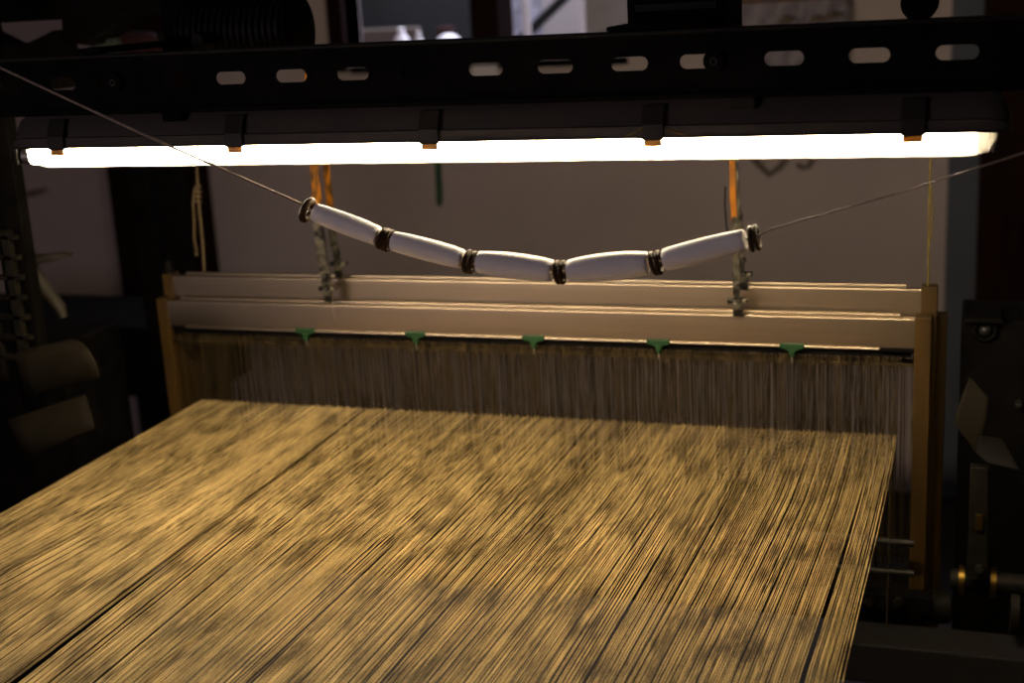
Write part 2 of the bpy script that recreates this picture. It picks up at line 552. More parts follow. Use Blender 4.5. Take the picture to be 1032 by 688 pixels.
gap((366, 413), (10, 688), 0.0045, 0.019)
gap((430, 516), (250, 688), 0.0, 0.010)
gap((868, 470), (808, 688), 0.001, 0.0065)
gap((790, 500), (700, 688), 0.0, 0.0035)
gap((610, 500), (455, 688), 0.0, 0.0025)
gap((200, 480), (0, 590), 0.0, 0.004)
gap((720, 450), (590, 688), 0.0, 0.003)
gap((870, 560), (842, 688), 0.0, 0.004)


def displaced(base, x, y):
    """open the gaps: a strand keeps to its own side, and the strands around a gap fan gently with it"""
    d = 0.0
    for xa, ya, xb, yb, wa, wb in GAPS:
        t = (ya - y) / (ya - yb)
        q = base - xb
        if abs(q) > 0.5:
            continue
        d += (xa - xb) * min(1.0, max(0.0, 1 - t)) * math.exp(-(q / 0.10) ** 2)
        if t <= 0:
            continue
        w = wa + (wb - wa) * min(t, 1.6)
        d += (0.5 * w if q >= 0 else -0.5 * w) * math.exp(-abs(q) / (1.6 * w + 1e-5))
    return x + d


def strands(n, zoff, zj, rad, jit, seed):
    R = np.random.default_rng(seed)
    u = np.linspace(0, 1, n)
    if zoff < 0:      # lowered part of the shed, thinning out towards the right selvedge
        keep = (u < 0.52) | (R.uniform(0, 1, n) < np.clip(1.0 - (u - 0.52) * 2.2, 0.12, 1))
        u = u[keep]; n = len(u)
    base = X0 + (X1 - X0) * (0.80 * u + 0.20 * u ** 3)
    pitch = (X1 - X0) / n
    calm = 1.0 - 0.65 * np.clip((base - 0.15) / 0.25, 0, 1)      # the right third lies more evenly
    base = base + R.normal(0, jit, n) * pitch * calm
    # little bunches
    base = base + (0.0005 * np.sin(base * 310 + R.normal(0, 0.5)) + 0.0005 * np.sin(base * 127 + 1.3)) * calm
    base = np.clip(base, X0, X1)
    ys = np.concatenate([np.linspace(0.012, -0.02, 3), np.linspace(-0.08, YF, 26)])
    verts, faces, val = [], [], []
    for i in range(n):
        z0 = R.normal(0, zj); z1 = R.normal(0, zj * 1.6); ph = R.uniform(0, 6.28); sv = R.uniform(0, 1)
        dxe = R.normal(0, 0.0008) * calm[i]
        rr = rad * R.uniform(0.75, 1.25)
        if n - i <= 3 or i < 4:
            dxe = R.normal(0, 0.002)
        for k, y in enumerate(ys):
            t = max(0.0, -y / 1.2)
            x = base[i] + dxe * t + 0.0004 * math.sin(ph + 7 * y)
            if zoff < 0:
                x = x + 0.001 * t
            x = displaced(base[i], x, y)
            z = ZW + (zoff - 0.030 * max(0.0, 1 - t / 0.45) if zoff < 0 else 0.0) + z0 * min(1, t * 4) + (z1 - z0) * min(t, 1.3) * 0.6
            for c in ((-rr, 0), (0, rr * 0.8), (rr, 0), (0, -rr * 0.8)):
                verts.append((x + c[0], y, z + c[1])); val.append(sv)
        b = len(verts) - 4 * len(ys)
        for k in range(len(ys) - 1):
            for q in range(4):
                p = (q + 1) % 4
                faces.append((b + 4 * k + q, b + 4 * k + p, b + 4 * k + 4 + p, b + 4 * k + 4 + q))
    return verts, faces, val


va, fa, la = strands(660, 0.0, 0.0009, 0.00058, 0.26, 3)
vb, fb, lb = strands(480, -0.006, 0.0012, 0.00060, 0.30, 5)
nv = len(va)
me = bpy.data.meshes.new('warp_threads')
me.from_pydata([(x, y, z - ZW) for x, y, z in va + vb], [], fa + [tuple(i + nv for i in f) for f in fb])
atr = me.attributes.new('strand', 'FLOAT', 'POINT')
atr.data.foreach_set('value', la + lb)
me.polygons.foreach_set('use_smooth', [True] * len(me.polygons))
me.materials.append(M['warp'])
o = bpy.data.objects.new('warp_threads', me); COL.objects.link(o); o.location = (0, 0, ZW)
tag(o, 'broad sheet of taut golden brown warp threads running into the heddles', 'warp threads', kind='stuff')

# ------------------------------------------------------------------ heald frames
def heald_frame(xa, xb, y, ztp, label, hooks=False, seed=1, nh=330, rodz=None, group='heald frames of the loom', lip=True):
    zt0 = ztp
    H = 0.046
    zbot = zt0 - 0.50
    fr = thing('heald_frame', ((xa + xb) / 2, y, zbot), label, 'loom frame', group)
    for nm, z0 in (('top_bar', zt0), ('bottom_bar', zbot + H)):
        bm = new()
        # extruded section: face, two top ribs with a groove between them
        sec = [(0, z0 - H), (0, z0 - 0.004)]
        sec += [(0.0026 - 0.0026 * math.cos(a), z0 - 0.0032 + 0.0032 * math.sin(a)) for a in (0.3, 0.7, 1.1, 1.57)]
        sec += [(0.0055, z0), (0.0065, z0 - 0.003), (0.022, z0 - 0.003), (0.022, z0 - H)]
        loft(bm, [[Vector((x, y + a, z)) for a, z in sec] for x in (xa, xb)])
        br = obj(nm, bm, M['alu'] if nm == 'top_bar' else M['iron'], fr, smooth=35)
        if nm == 'top_bar':
            bm = new()
            rb = [(0.0165, z0 - 0.003)] + [(0.0185 - 0.002 * math.cos(a), z0 + 0.0002 + 0.0026 * math.sin(a)) for a in (0.3, 0.7, 1.1, 1.57)] + [(0.0215, z0 + 0.0028), (0.0215, z0 - 0.003)]
            loft(bm, [[Vector((x, y + a, z)) for a, z in rb] for x in (xa + 0.018, xb - 0.022)])
            obj('rear_rib', bm, M['alu'], br, smooth=40)
            bm = new()
            lp = [(-0.0005, z0 - H + 0.0012), (-0.0018, z0 - H + 0.0009), (-0.0030, z0 - H - 0.0002), (-0.0036, z0 - H - 0.0018), (-0.0036, z0 - H - 0.003), (0.004, z0 - H - 0.003), (0.004, z0 - H - 0.0003), (-0.0005, z0 - H - 0.0003)]
            loft(bm, [[Vector((x, y + a, z)) for a, z in lp] for x in (xa + 0.034, xb - 0.05)])
            obj('lower_lip', bm, M['alu'], br, smooth=40)
            bm = new()
            box2(bm, (xb - 0.05, y - 0.0032, z0 - H - 0.006), (xb - 0.001, y + 0.004, z0 - H))
            obj('end_clamp', bm, M['black'], br, bevel=0.001)
    for nm, x, s in (('side_post', xa, -1), ('side_post', xb, 1)):
        bm = new()
        w = 0.024 if s > 0 else 0.021
        box2(bm, (x - (0 if s > 0 else w), y - 0.002, zbot - 0.045), (x + (w if s > 0 else 0), y + 0.024, zt0 + 0.003))
        obj(nm, bm, M['wood'], fr, label='varnished wooden end post', bevel=0.0015)
    zr = zt0 - H - 0.027 if rodz is None else rodz
    bm = new()
    box2(bm, (xa, y + 0.004, zr - 0.003), (xb, y + 0.0055, zr + 0.003))
    obj('heddle_rod', bm, M['heddle'], fr)
    bm = new()
    box2(bm, (xa + 0.004, y + 0.006, zt0 - H - 0.016), (xb - 0.004, y + 0.010, zt0 - H - 0.0035))
    obj('gap_shade_strip', bm, M['black'], fr)  # black strip added so the gap under the bar reads as dark shade
    bm = new()
    box2(bm, (xa, y + 0.004, zbot + H + 0.016), (xb, y + 0.0055, zbot + H + 0.024))
    obj('heddle_rod', bm, M['iron'], fr)
    # heddles: thin flat wires with an end loop over the rod and an eye at warp height
    R = np.random.default_rng(seed)
    vs, fs = [], []
    span = (xb - xa) - 0.03
    for i in range(nh):
        x = xa + 0.012 + span * (i + R.uniform(-0.42, 0.42)) / nh
        lean = R.normal(0, 0.0022)
        w = 0.00042 * R.uniform(0.7, 1.5)
        yy = y + 0.003 + R.uniform(-0.0025, 0.004)
        zt1 = zr + 0.011 + R.uniform(-0.0015, 0.002); zb1 = zbot + H + 0.012
        ze = ZW + R.normal(0, 0.002)
        stz = [zt1, zr + 0.002, zr - 0.014, ze + 0.010, ze, ze - 0.010, zb1]
        stw = [2.2, 2.2, 1.0, 1.0, 1.5, 1.0, 1.6]
        b = len(vs)
        for z, q in zip(stz, stw):
            t = (zt1 - z) / (zt1 - ze)
            xx = x + lean * t
            vs += [(xx - w * q, yy, z), (xx, yy - 0.0004, z), (xx + w * q, yy, z), (xx, yy + 0.0004, z)]
        for k in range(len(stz) - 1):
            for q in range(4):
                p = (q + 1) % 4
                fs.append((b + 4 * k + q, b + 4 * k + p, b + 4 * k + 4 + p, b + 4 * k + 4 + q))
    L = Vector(fr.location)
    me = bpy.data.meshes.new('heddles')
    me.from_pydata([tuple(Vector(v) - L) for v in vs], [], fs)
    me.materials.append(M['heddle'])
    h = bpy.data.objects.new('heddles', me); COL.objects.link(h); h.parent = fr; h['kind'] = 'stuff'
    if hooks:
        for px, py in ((307, 331), (418, 335), (537, 340), (663, 344), (798, 350)):
            p = at(px, py, 2.02)
            bm = new()
            zc = zt0 - H
            prism(bm, [Vector((p.x + a, y - 0.006, zc + b)) for a, b in ((-0.0185, 0.003), (0.0185, 0.003), (0.0185, -0.004), (0.007, -0.0075), (0.0042, -0.0115), (0.0030, -0.0185), (-0.0030, -0.0185), (-0.0042, -0.0115), (-0.007, -0.0075), (-0.0185, -0.004))], (0, 0.010, 0))
            hk = obj('rod_hook', bm, M['green'], fr, label='green plastic hook under the bar', bevel=0.0008)
            bm = new(); tube(bm, [(p.x, y - 0.002, zc - 0.017), (p.x, y - 0.002, zc - 0.029)], 0.0010, 8)
            obj('hook_pin', bm, M['tubecap'], hk)
    return fr


fa0 = at(168, 303, 2.025); fb0 = at(922, 320.5, 2.025)
zf = (fa0.z + fb0.z) / 2
YK = 2.025 + 0.034
ba0 = at(174, 279, YK); bb0 = at(928.5, 289, YK)
zk = (ba0.z + bb0.z) / 2
f1 = heald_frame(fa0.x, fb0.x, 0.0, zf, 'nearest heald frame, its lower aluminium bar carrying five green hooks', hooks=True, seed=1, nh=520)
f2 = heald_frame(ba0.x, bb0.x, 0.034, zk, 'raised second heald frame whose aluminium bar stands higher behind the nearest one', seed=2, nh=420)
f3 = heald_frame(ba0.x + 0.012, bb0.x + 0.014, 0.068, zk - 0.051, 'third heald frame, mostly hidden, its dark end post showing behind the others', seed=4, nh=360)

# ------------------------------------------------------------------ straps that hang the frames
def hanger(ptop, pmid, pbot, Y, label, mt, w=0.0105, dark=True):
    a, b, c = at(*ptop, Y), at(*pmid, Y), at(*pbot, Y)
    t = thing('frame_hanger', c, label, 'hanger', 'straps hanging the heald frames')
    up = a + (a - b) * 1.6
    bm = new()

    def strip(bm, p, q, w0, w1, th, n=7):
        lp = []
        for k in range(n):
            s = k / (n - 1)
            u = p.lerp(q, s); ww = w0 + (w1 - w0) * s
            wob = 0.0012 * math.sin(3.1 * s * 3 + u.x * 40)
            lp.append([u + Vector((dx * ww + wob, dy * th, 0)) for dx, dy in ((-0.5, -0.5), (0.5, -0.5), (0.5, 0.5), (-0.5, 0.5))])
        loft(bm, lp)
    strip(bm, up, b, w * 0.85, w, 0.003)
    obj('strap', bm, mt, t, bevel=0.0006)
    bm = new()
    strip(bm, b + Vector((0, -0.003, 0.012)), c, w * 1.05, w * 1.15, 0.004)
    hk = obj('hook_plate', bm, M['grease'], t, bevel=0.0008)
    bm = new()
    box(bm, c + Vector((0, 0.003, 0.004)), (0.030, 0.016, 0.007))
    box(bm, c + Vector((0.002, -0.004, -0.008)), (0.016, 0.006, 0.022))
    obj('clamp_foot', bm, M['grease'], hk, bevel=0.0015)
    for dz in (0.028, 0.006):
        bm = new(); lathe(bm, [(0, 0.0), (0, 0.0042), (0.004, 0.005), (0.008, 0.005)], c + Vector((0.003, -0.0125, dz)), (0, 1, 0), 6)
        obj('bolt', bm, M['rod'], hk)
    return t


hanger((317, 166), (321, 228), (330, 293), 2.022, 'orange strap hanging at the left with a greasy hook on the nearest heald frame', M['orange'], w=0.017)
hanger((329, 166), (333, 222), (341, 268), 2.058, 'stained orange strap just right of the other left strap, hooked to the raised frame', M['orange'], w=0.013)
hanger((737, 163), (741, 226), (743, 306), 2.022, 'orange strap hanging at the right with a greasy hook on the nearest heald frame', M['orangeclean'], w=0.0095)
hanger((741, 163), (746, 222), (748, 279), 2.058, 'dark stained strap close behind the bright right strap, hooked to the raised frame', M['grease'], w=0.008)
bm = new(); tube(bm, [at(x, y, 2.018) for x, y in ((731, 188), (730.5, 205), (732, 228), (737, 246))], 0.0012, 6)
obj('bent_wire', bm, M['black'], label='thin black wire bowing beside the right orange strap', cat='wire', smooth=60)
# ------------------------------------------------------------------ bobbins on the string
YS = 1.40
ringpx = [(310, 211), (388.5, 240.5), (474, 263), (565, 273.5), (661.5, 264), (760, 239)]
cen = [at(x, y, YS) for x, y in ringpx]
spx = [(-70, 31), (0, 68), (150, 138), (305, 206)]
path = [at(x, y, YS) for x, y in spx] + cen + [at(x, y, YS) for x, y in ((780, 230), (900, 196), (1032, 154), (1110, 129))]
bm = new()
fine = []
for i in range(len(path) - 1):
    for k in range(6):
        fine.append(path[i].lerp(path[i + 1], k / 6))
fine.append(path[-1])
tube(bm, fine, [0.0017 - 0.0009 * i / (len(fine) - 1) for i in range(len(fine))], 6)
obj('string', bm, M['greycord'], label='thin grey string slung across the loom with white tubes threaded on it', cat='string', smooth=60)

bob_labels = ['white yarn-wound bobbin at the left upper end of the slung string',
              'white yarn-wound bobbin second from the left end of the string, sloping down',
              'white yarn-wound bobbin left of the lowest ring pair at the sag',
              'white yarn-wound bobbin right of the lowest ring pair at the sag',
              'white yarn-wound bobbin at the right upper end of the slung string']
rprof = [(0.0108, 0.0125, 0.0112), (0.0112, 0.0128, 0.0112), (0.0125, 0.0148, 0.0122), (0.0122, 0.0155, 0.0125), (0.0122, 0.0132, 0.0112)]
for i in range(5):
    a, b = cen[i], cen[i + 1]
    ax = (b - a); L = ax.length; ax.normalize()
    n0 = 0.0085; l0 = L - 2 * n0
    r0, rm, r1 = rprof[i]
    prof = [(0.0, 0.0025), (0.0, r0 - 0.003), (0.001, r0 - 0.001)]
    for k in range(19):
        s = k / 18
        rr = (r0 * (1 - s) + r1 * s) + (rm - (r0 + r1) / 2) * (1 - abs(2 * s - 1) ** 2.4)
        prof.append((0.002 + (l0 - 0.004) * s, rr + 0.00015 * math.sin(k * 2.7 + i)))
    prof += [(l0 - 0.001, r1 - 0.001), (l0, r1 - 0.003), (l0, 0.0025)]
    # hollow bore
    bm = new()
    base = a + ax * n0
    up = Vector((0, 0, 1)); u = ax.cross(up).normalized(); v = ax.cross(u)
    n = 28
    loops = [[base + ax * d + (u * math.cos(2 * math.pi * k / n) + v * math.sin(2 * math.pi * k / n)) * r_ for k in range(n)] for d, r_ in prof]
    loops.append(loops[0])
    vsx = [[bm.verts.new(p) for p in lp] for lp in loops[:-1]]; vsx.append(vsx[0])
    for q in range(len(vsx) - 1):
        for j in range(n):
            k = (j + 1) % n
            bm.faces.new((vsx[q][j], vsx[q][k], vsx[q + 1][k], vsx[q + 1][j]))
    obj('yarn_bobbin', bm, M['yarn'], label=bob_labels[i], cat='bobbin', group='white bobbins threaded on the string', smooth=50)
ringsets = [(0, 1, 'on the left outer end of the bobbin chain'), (1, 3, 'after the leftmost bobbin'), (2, 2, 'before the bobbin at the left of the sag'),
            (3, 2, 'at the lowest point of the bobbin chain'), (4, 2, 'before the last bobbin at the right'), (5, 2, 'on the right outer end of the bobbin chain')]
names = {1: ['single'], 2: ['left', 'right'], 3: ['left', 'middle', 'right']}
for ci, n, where in ringsets:
    c = cen[ci]
    a = cen[max(0, ci - 1)]; b = cen[min(5, ci + 1)]
    ax = (b - a).normalized()
    for k in range(n):
        off = (k - (n - 1) / 2) * (0.0058 if n == 2 else 0.0046)
        tilt = Vector((0, random.uniform(-0.05, 0.05), random.uniform(-0.14, 0.14)))
        bm = new()
        rr = 0.0026 if n > 1 else 0.0042
        if n == 3: rr = 0.0022
        R = 0.0113 if ci not in (5, 0) else 0.0118
        torus(bm, c + ax * off + Vector((0, 0, -0.001)), ax + tilt, R, rr, 30, 12)
        lab = ('dark rubber ring ' if n == 1 else names[n][k] + (' dark ring of the pair ' if n == 2 else ' dark ring of three ')) + where
        obj('rubber_ring', bm, M['rubber'], label=lab, cat='ring', group='rubber rings on the bobbin string', smooth=60)

# ------------------------------------------------------------------ cords
bm = new()
YC = 2.10
tube(bm, [at(x, y, YC) for x, y in ((197, 120), (198, 160), (199.5, 190), (201, 212), (204, 240), (206, 275))], [0.0018, 0.0020, 0.0026, 0.0028, 0.0028, 0.0026], 8)
tube(bm, [at(x, y, YC - 0.004) for x, y in ((201, 186), (196, 190), (194.5, 205), (196, 225), (195.5, 240), (198, 252))], 0.0022, 8)
for py, s in ((188, 1), (193, 1.1), (198, 1.1), (203, 1.0)):
    torus(bm, at(199.5, py, YC), (0.1, 0.1, 1), 0.0052 * s, 0.0021, 14, 8)
for k in range(9):
    a = at(198, 250, YC - 0.004)
    tube(bm, [a, a + Vector((random.uniform(-0.005, 0.005), random.uniform(-0.003, 0.003), -0.014))], 0.0006, 5)
obj('knotted_cord', bm, M['cord'], label='tan cord with a knot and a frayed end hanging at the left', cat='cord', smooth=60)
bm = new()
tube(bm, [at(x, y, 2.07) for x, y in ((938.5, 130), (938, 165), (937, 184), (936, 240), (935.5, 288))], 0.0017, 8)
tube(bm, [at(x, y, 2.066) for x, y in ((937.5, 184), (939.5, 205), (940, 220), (938, 240), (936, 250))], 0.0011, 6)
torus(bm, at(937, 184, 2.068), (0, 0.1, 1), 0.0028, 0.0014, 14, 8)
obj('yellow_cord', bm, M['yellowcord'], label='yellow cord hanging above the right end posts', cat='cord', smooth=60)
bm = new()
tube(bm, [at(x, y, 1.96) for x, y in ((901, 395), (899, 440), (897, 500), (895, 580), (891.5, 688), (890, 730))], 0.0007, 5)
obj('loose_thread', bm, M['cord'], label='single loose thread hanging down at the right edge of the warp', cat='thread', smooth=60)
bm = new()
p = at(335, 308, 2.014)
tube(bm, [p, p + Vector((0.002, -0.004, -0.008)), p + Vector((0.006, -0.006, -0.016)), p + Vector((0.007, -0.007, -0.022))], 0.0004, 5)
obj('wisp_of_thread', bm, M['greycord'], label='short pale wisp of thread on the nearest bar below the left straps', cat='thread')

# ------------------------------------------------------------------ above the beam
def xaxis_drum():
    Y = 1.74
    a = at(192, 34, Y); b = at(298, 30, Y)
    c = Vector((a.x, a.y, (a.z + b.z) / 2)); L = b.x - a.x
    R = 0.047
    t = thing('warp_drum', c, 'ribbed black drum on an axle behind the left part of the crossbeam', 'drum')
    prof = [(0, 0.008), (0, R)]
    n = 17
    for k in range(n):
        d0 = L * k / n
        prof += [(d0 + L / n * 0.1, R - 0.002), (d0 + L / n * 0.35, R + 0.002), (d0 + L / n * 0.65, R + 0.002), (d0 + L / n * 0.9, R - 0.002)]
    prof += [(L, R), (L, 0.008)]
    bm = new(); lathe(bm, prof, c, (1, 0, 0), 40); obj('ribbed_roll', bm, M['blackgloss'], t, smooth=25)
    bm = new(); lathe(bm, [(L, 0.0), (L, R + 0.003), (L + 0.006, R + 0.002), (L + 0.010, R * 0.8), (L + 0.011, 0)], c, (1, 0, 0), 40); obj('end_flange', bm, M['black'], t, smooth=40)
    bm = new(); lathe(bm, [(-0.05, 0.0), (-0.05, 0.010), (L + 0.005, 0.010), (L + 0.005, 0.0)], c, (1, 0, 0), 16); obj('axle', bm, M['iron'], t, smooth=40)
    p0 = at(166, 20, Y - 0.02); p1 = at(190, 20, Y - 0.02)
    bm = new(); box2(bm, (p0.x, c.y - 0.03, zt + 0.0045), (p1.x, c.y + 0.03, c.z + 0.25)); obj('bracket_post', bm, M['black'], t, bevel=0.003)
    bm = new(); box2(bm, (p0.x, ybm + 0.002, zt + 0.0045), (p1.x, c.y + 0.03, zt + 0.012)); obj('bracket_foot', bm, M['black'], t, bevel=0.001)
    q = at(206, 41, Y - 0.06)
    bm = new(); lathe(bm, [(-0.02, 0), (-0.02, 0.010), (-0.012, 0.0125), (0.01, 0.0125), (0.014, 0.006), (0.05, 0.006), (0.05, 0)], q, (0, 1, 0), 20); obj('knob', bm, M['blackgloss'], t, smooth=40)
    q = at(178, 46, Y - 0.06)
    bm = new(); lathe(bm, [(-0.02, 0), (-0.02, 0.012), (-0.012, 0.014), (0.03, 0.014), (0.03, 0)], q, (0, 1, 0), 6); obj('hex_nut', bm, M['black'], t)


xaxis_drum()
# motor housing behind the beam
Y = 1.68
p0 = at(631, 20, Y); p1 = at(733, 16, Y)
t = thing('motor_housing', ((p0.x + p1.x) / 2, p0.y, zt - 0.03), 'square black motor housing standing behind the crossbeam', 'motor')
bm = new(); box2(bm, (p0.x, p0.y, zt - 0.03), (p1.x, p0.y + 0.12, zt + 0.16)); obj('casing', bm, M['black'], t, bevel=0.008)
for k in range(5):
    z = zt + 0.02 + 0.024 * k
    bm = new(); box2(bm, (p0.x + 0.012, p0.y - 0.004, z), (p1.x - 0.012, p0.y + 0.002, z + 0.010)); obj('cooling_fin', bm, M['blackgloss'], t, bevel=0.001)
bm = new(); box2(bm, (p0.x + 0.02, ybm + 0.002, zt + 0.0045), (p1.x - 0.02, p0.y + 0.03, zt + 0.010)); obj('mounting_foot', bm, M['black'], t, bevel=0.002)
# round knob
Y = 1.62
c = at(927, 6, Y)
t = thing('round_knob', c, 'round black knob poking up over the right part of the crossbeam', 'knob')
bm = new(); lathe(bm, [(-0.02, 0), (-0.02, 0.016), (-0.014, 0.0205), (0.014, 0.0205), (0.02, 0.016), (0.02, 0)], c + Vector((0, 0, 0.004)), (0, 1, 0), 30); obj('grip', bm, M['black'], t, smooth=40)
bm = new(); lathe(bm, [(0.018, 0), (0.018, 0.008), (0.09, 0.008), (0.09, 0)], c, (0, 1, 0), 14); obj('shank', bm, M['iron'], t, smooth=40)
bm = new(); box2(bm, (c.x - 0.008, c.y + 0.02, zt + 0.0045), (c.x + 0.008, c.y + 0.09, c.z + 0.006)); box2(bm, (c.x - 0.008, ybm + 0.004, zt + 0.0045), (c.x + 0.008, c.y + 0.09, zt + 0.009)); obj('stand', bm, M['black'], t)

# upper black rail and loose hardware at the top left
Y = 1.95
bm = new()
a = at(-80, 8, Y); b = at(168, -2, Y)
box2(bm, (a.x, a.y, b.z - 0.025), (b.x + 0.01, a.y + 0.06, b.z + 0.10))
obj('upper_rail', bm, M['black'], label='black rail across the top left corner above the drum bracket', cat='rail', bevel=0.004)
bm = new()
prism(bm, [at(x, y, 2.0) for x, y in ((60, -10), (62, 34), (72, 44), (88, 46), (92, 40), (110, 32), (124, 20), (128, -10))], (0, 0.05, 0))
obj('hanging_bracket', bm, M['black'], label='angular black bracket hanging below the top left rail', cat='bracket', bevel=0.003)
bm = new()
prism(bm, [at(x, y, 2.02) for x, y in ((-20, 30), (8, 44), (12, 46), (30, 42), (54, 30), (58, 40), (66, 58), (60, 90), (-20, 96))], (0, 0.05, 0))
obj('hanging_guard', bm, M['black'], label='black sloping guard behind the left end of the crossbeam', cat='guard', bevel=0.003)
bm = new()
prism(bm, [at(x, y, 2.6) for x, y in ((76, 58), (88, 48), (106, 40), (116, 38), (115, 64), (78, 64))], (0, 0.03, 0))
obj('cloth_bag', bm, principled('grey_green_cloth', (0.05, 0.065, 0.05), 0.9, var=0.3, scale=14), label='grey green bag hanging behind the top left bracket', cat='bag', bevel=0.006)
bm = new()
prism(bm, [at(x, y, 2.9) for x, y in ((116, 62), (114, 40), (126, 32), (146, 33), (158, 41), (164, 60))], (0, 0.05, 0))
obj('red_cloth', bm, M['redcloth'], label='dark red cloth bundle behind the drum bracket', cat='cloth', bevel=0.01)

# black storage rack that carries the bag and the cloth bundle
a = at(70, 60, 2.60); b = at(166, 60, 2.90)
zs_ = at(100, 64, 2.6).z
rk = thing('storage_rack', ((a.x + b.x) / 2, a.y + 0.1, 0), 'tall black rack behind the left loom upright holding a bag and red cloth', 'rack')
bm = new(); box2(bm, (a.x, a.y - 0.05, zs_ - 0.025), (b.x + 0.03, b.y + 0.1, zs_)); obj('shelf', bm, M['black'], rk, bevel=0.002)
for px in (140, 168):
    q = at(px, 200, 2.75)
    bm = new(); box2(bm, (q.x - 0.025, q.y, 0), (q.x + 0.025, q.y + 0.05, zs_ - 0.025)); obj('leg', bm, M['black'], rk, bevel=0.002)

# crumpled plastic sheet behind the beam
bm = new()
Y = 3.95
NX, NY = 22, 12
g = []
for j in range(NY):
    row = []
    for i in range(NX):
        px = 728 + (857 - 728) * i / (NX - 1); py = -25 + 105 * j / (NY - 1)
        if j > 6: px = 728 + (853 - 728) * i / (NX - 1)
        p = at(px, py, Y)
        p.y += 0.016 * math.sin(i * 0.9 + j * 0.7) + 0.010 * math.sin(i * 2.3 - j * 1.1)
        row.append(bm.verts.new(p))
    g.append(row)
for j in range(NY - 1):
    for i in range(NX - 1):
        bm.faces.new((g[j][i], g[j][i + 1], g[j + 1][i + 1], g[j + 1][i]))
sh = obj('plastic_sheet', bm, M['lavender'], label='crumpled lavender grey plastic sheet hung on the wall above the lamp', cat='sheet', smooth=180)
so = sh.modifiers.new('solid', 'SOLIDIFY'); so.thickness = 0.003
bm = new(); tube(bm, [at(728, 3, Y - 0.04), at(790, 0, Y - 0.045), at(856, -3, Y - 0.04)], 0.004, 8); obj('fold_cord', bm, M['orange'], sh, label='brown cord across the sheet')
for (x, y) in ((838, 17), (822, 20), (792, 21)):
    bm = new()
    c = at(x, y, Y - 0.04); tube(bm, [c + Vector((-0.018, 0, -0.007)), c + Vector((0, -0.008, 0.005)), c + Vector((0.020, 0, 0.002))], [0.005, 0.009, 0.005], 8)
    obj('taped_fold', bm, M['yellowfold'], sh, label='yellowed fold along the lower edge', smooth=60)

# ------------------------------------------------------------------ things beyond the window opening
def beyond(px, py, d): return at(px, py, YW + d)


zsill = win[2]
for i, (px, h, r, d, lab) in enumerate(((405, 0.085, 0.026, 0.30, 'taller white bottle on the sill beyond the window'), (422, 0.060, 0.017, 0.26, 'small white bottle beside the taller bottle on the sill'))):
    p = beyond(px, 40, d)
    bm = new()
    H = beyond(px, 28 if i == 0 else 32, d).z - zsill
    lathe(bm, [(0, 0), (0, r), (H * 0.62, r), (H * 0.78, r * 0.55), (H * 0.82, r * 0.45), (H * 0.97, r * 0.45), (H, r * 0.3), (H, 0)], (p.x, p.y, zsill), (0, 0, 1), 24)
    b_ = obj('bottle', bm, M['white'], label=lab, cat='bottle', group='white bottles beyond the window', smooth=40)
p = beyond(452, 40, 0.2)
bm = new()
H = beyond(452, 34, 0.2).z - zsill
lathe(bm, [(0, 0), (0, 0.02), (H * 0.2, 0.040), (H * 0.7, 0.042), (H * 0.9, 0.03), (H, 0.012), (H, 0)], (p.x, p.y, zsill), (0, 0, 1), 28)
obj('jar', bm, M['white'], label='round white jar on the sill left of the window post', cat='jar', smooth=50)
bm = new(); c = beyond(449, 30, 0.35); lathe(bm, [(0, 0), (0, 0.03), (0.02, 0.035), (c.z + 0.01 - zsill, 0.03), (c.z + 0.012 - zsill, 0)], (c.x, c.y, zsill), (0, 0, 1), 20)
obj('red_cup', bm, M['redcloth'], label='small dark red cup behind the round white jar', cat='cup', smooth=40)
bm = new(); box2(bm, (beyond(345, 30, .46).x, yw + 0.46, zsill), (beyond(420, 30, .46).x, yw + 0.50, beyond(385, 29, .46).z))
obj('pale_ledge_board', bm, M['paleboard'], label='low pale board on the sill at the window left end', cat='board', bevel=0.004)
# right half
for px0, px1, d, mt, lab in ((590, 634, 0.22, 'greyboard', 'pale grey board at the right end of the window opening'), (547, 588, 0.75, 'greyboard', 'pale grey board between the two white pipes beyond the window')):
    a = beyond(px0, 20, d); b = beyond(px1, 20, d)
    bm = new(); box2(bm, (a.x, a.y, zsill), (b.x, a.y + 0.02, zsill + 0.75))
    obj('leaning_board', bm, M[mt], label=lab, cat='board', group='grey boards beyond the window', bevel=0.002)
for px, d, r, lab in ((531, 0.5, 0.013, 'white pipe nearer the red window post'), (588, 0.45, 0.012, 'white pipe beside the right grey board')):
    c = beyond(px, 20, d)
    bm = new(); lathe(bm, [(0, 0), (0, r * 1.3), (0.02, r * 1.3), (0.021, r), (0.75, r), (0.75, 0)], (c.x, c.y, zsill), (0, 0, 1), 20)
    obj('white_pipe', bm, M['white'], label=lab, cat='pipe', group='white pipes beyond the window', smooth=40)
bm = new(); a = beyond(518, 46, 0.6); b = beyond(572, -6, 0.6)
dv = (b - a).normalized(); nn = dv.cross(Vector((0, 1, 0))).normalized() * 0.017
prism(bm, [a - nn, a + nn, b + nn * 0.8 + dv * 0.3, b - nn * 0.8 + dv * 0.3], (0, 0.02, 0))
obj('leaning_plank', bm, M['darkboard'], label='dark plank leaning between the white pipes', cat='plank', bevel=0.003)
bm = new(); a = beyond(508, 30, 0.9); b = beyond(550, 30, 0.9); box2(bm, (a.x, a.y, 0.0), (b.x, a.y + 0.02, zsill + 0.7))
obj('faded_cloth', bm, principled('mottled_grey_cloth', (0.30, 0.30, 0.36), 0.9, var=0.6, scale=14), label='mottled grey cloth hanging beside the red window post', cat='cloth')
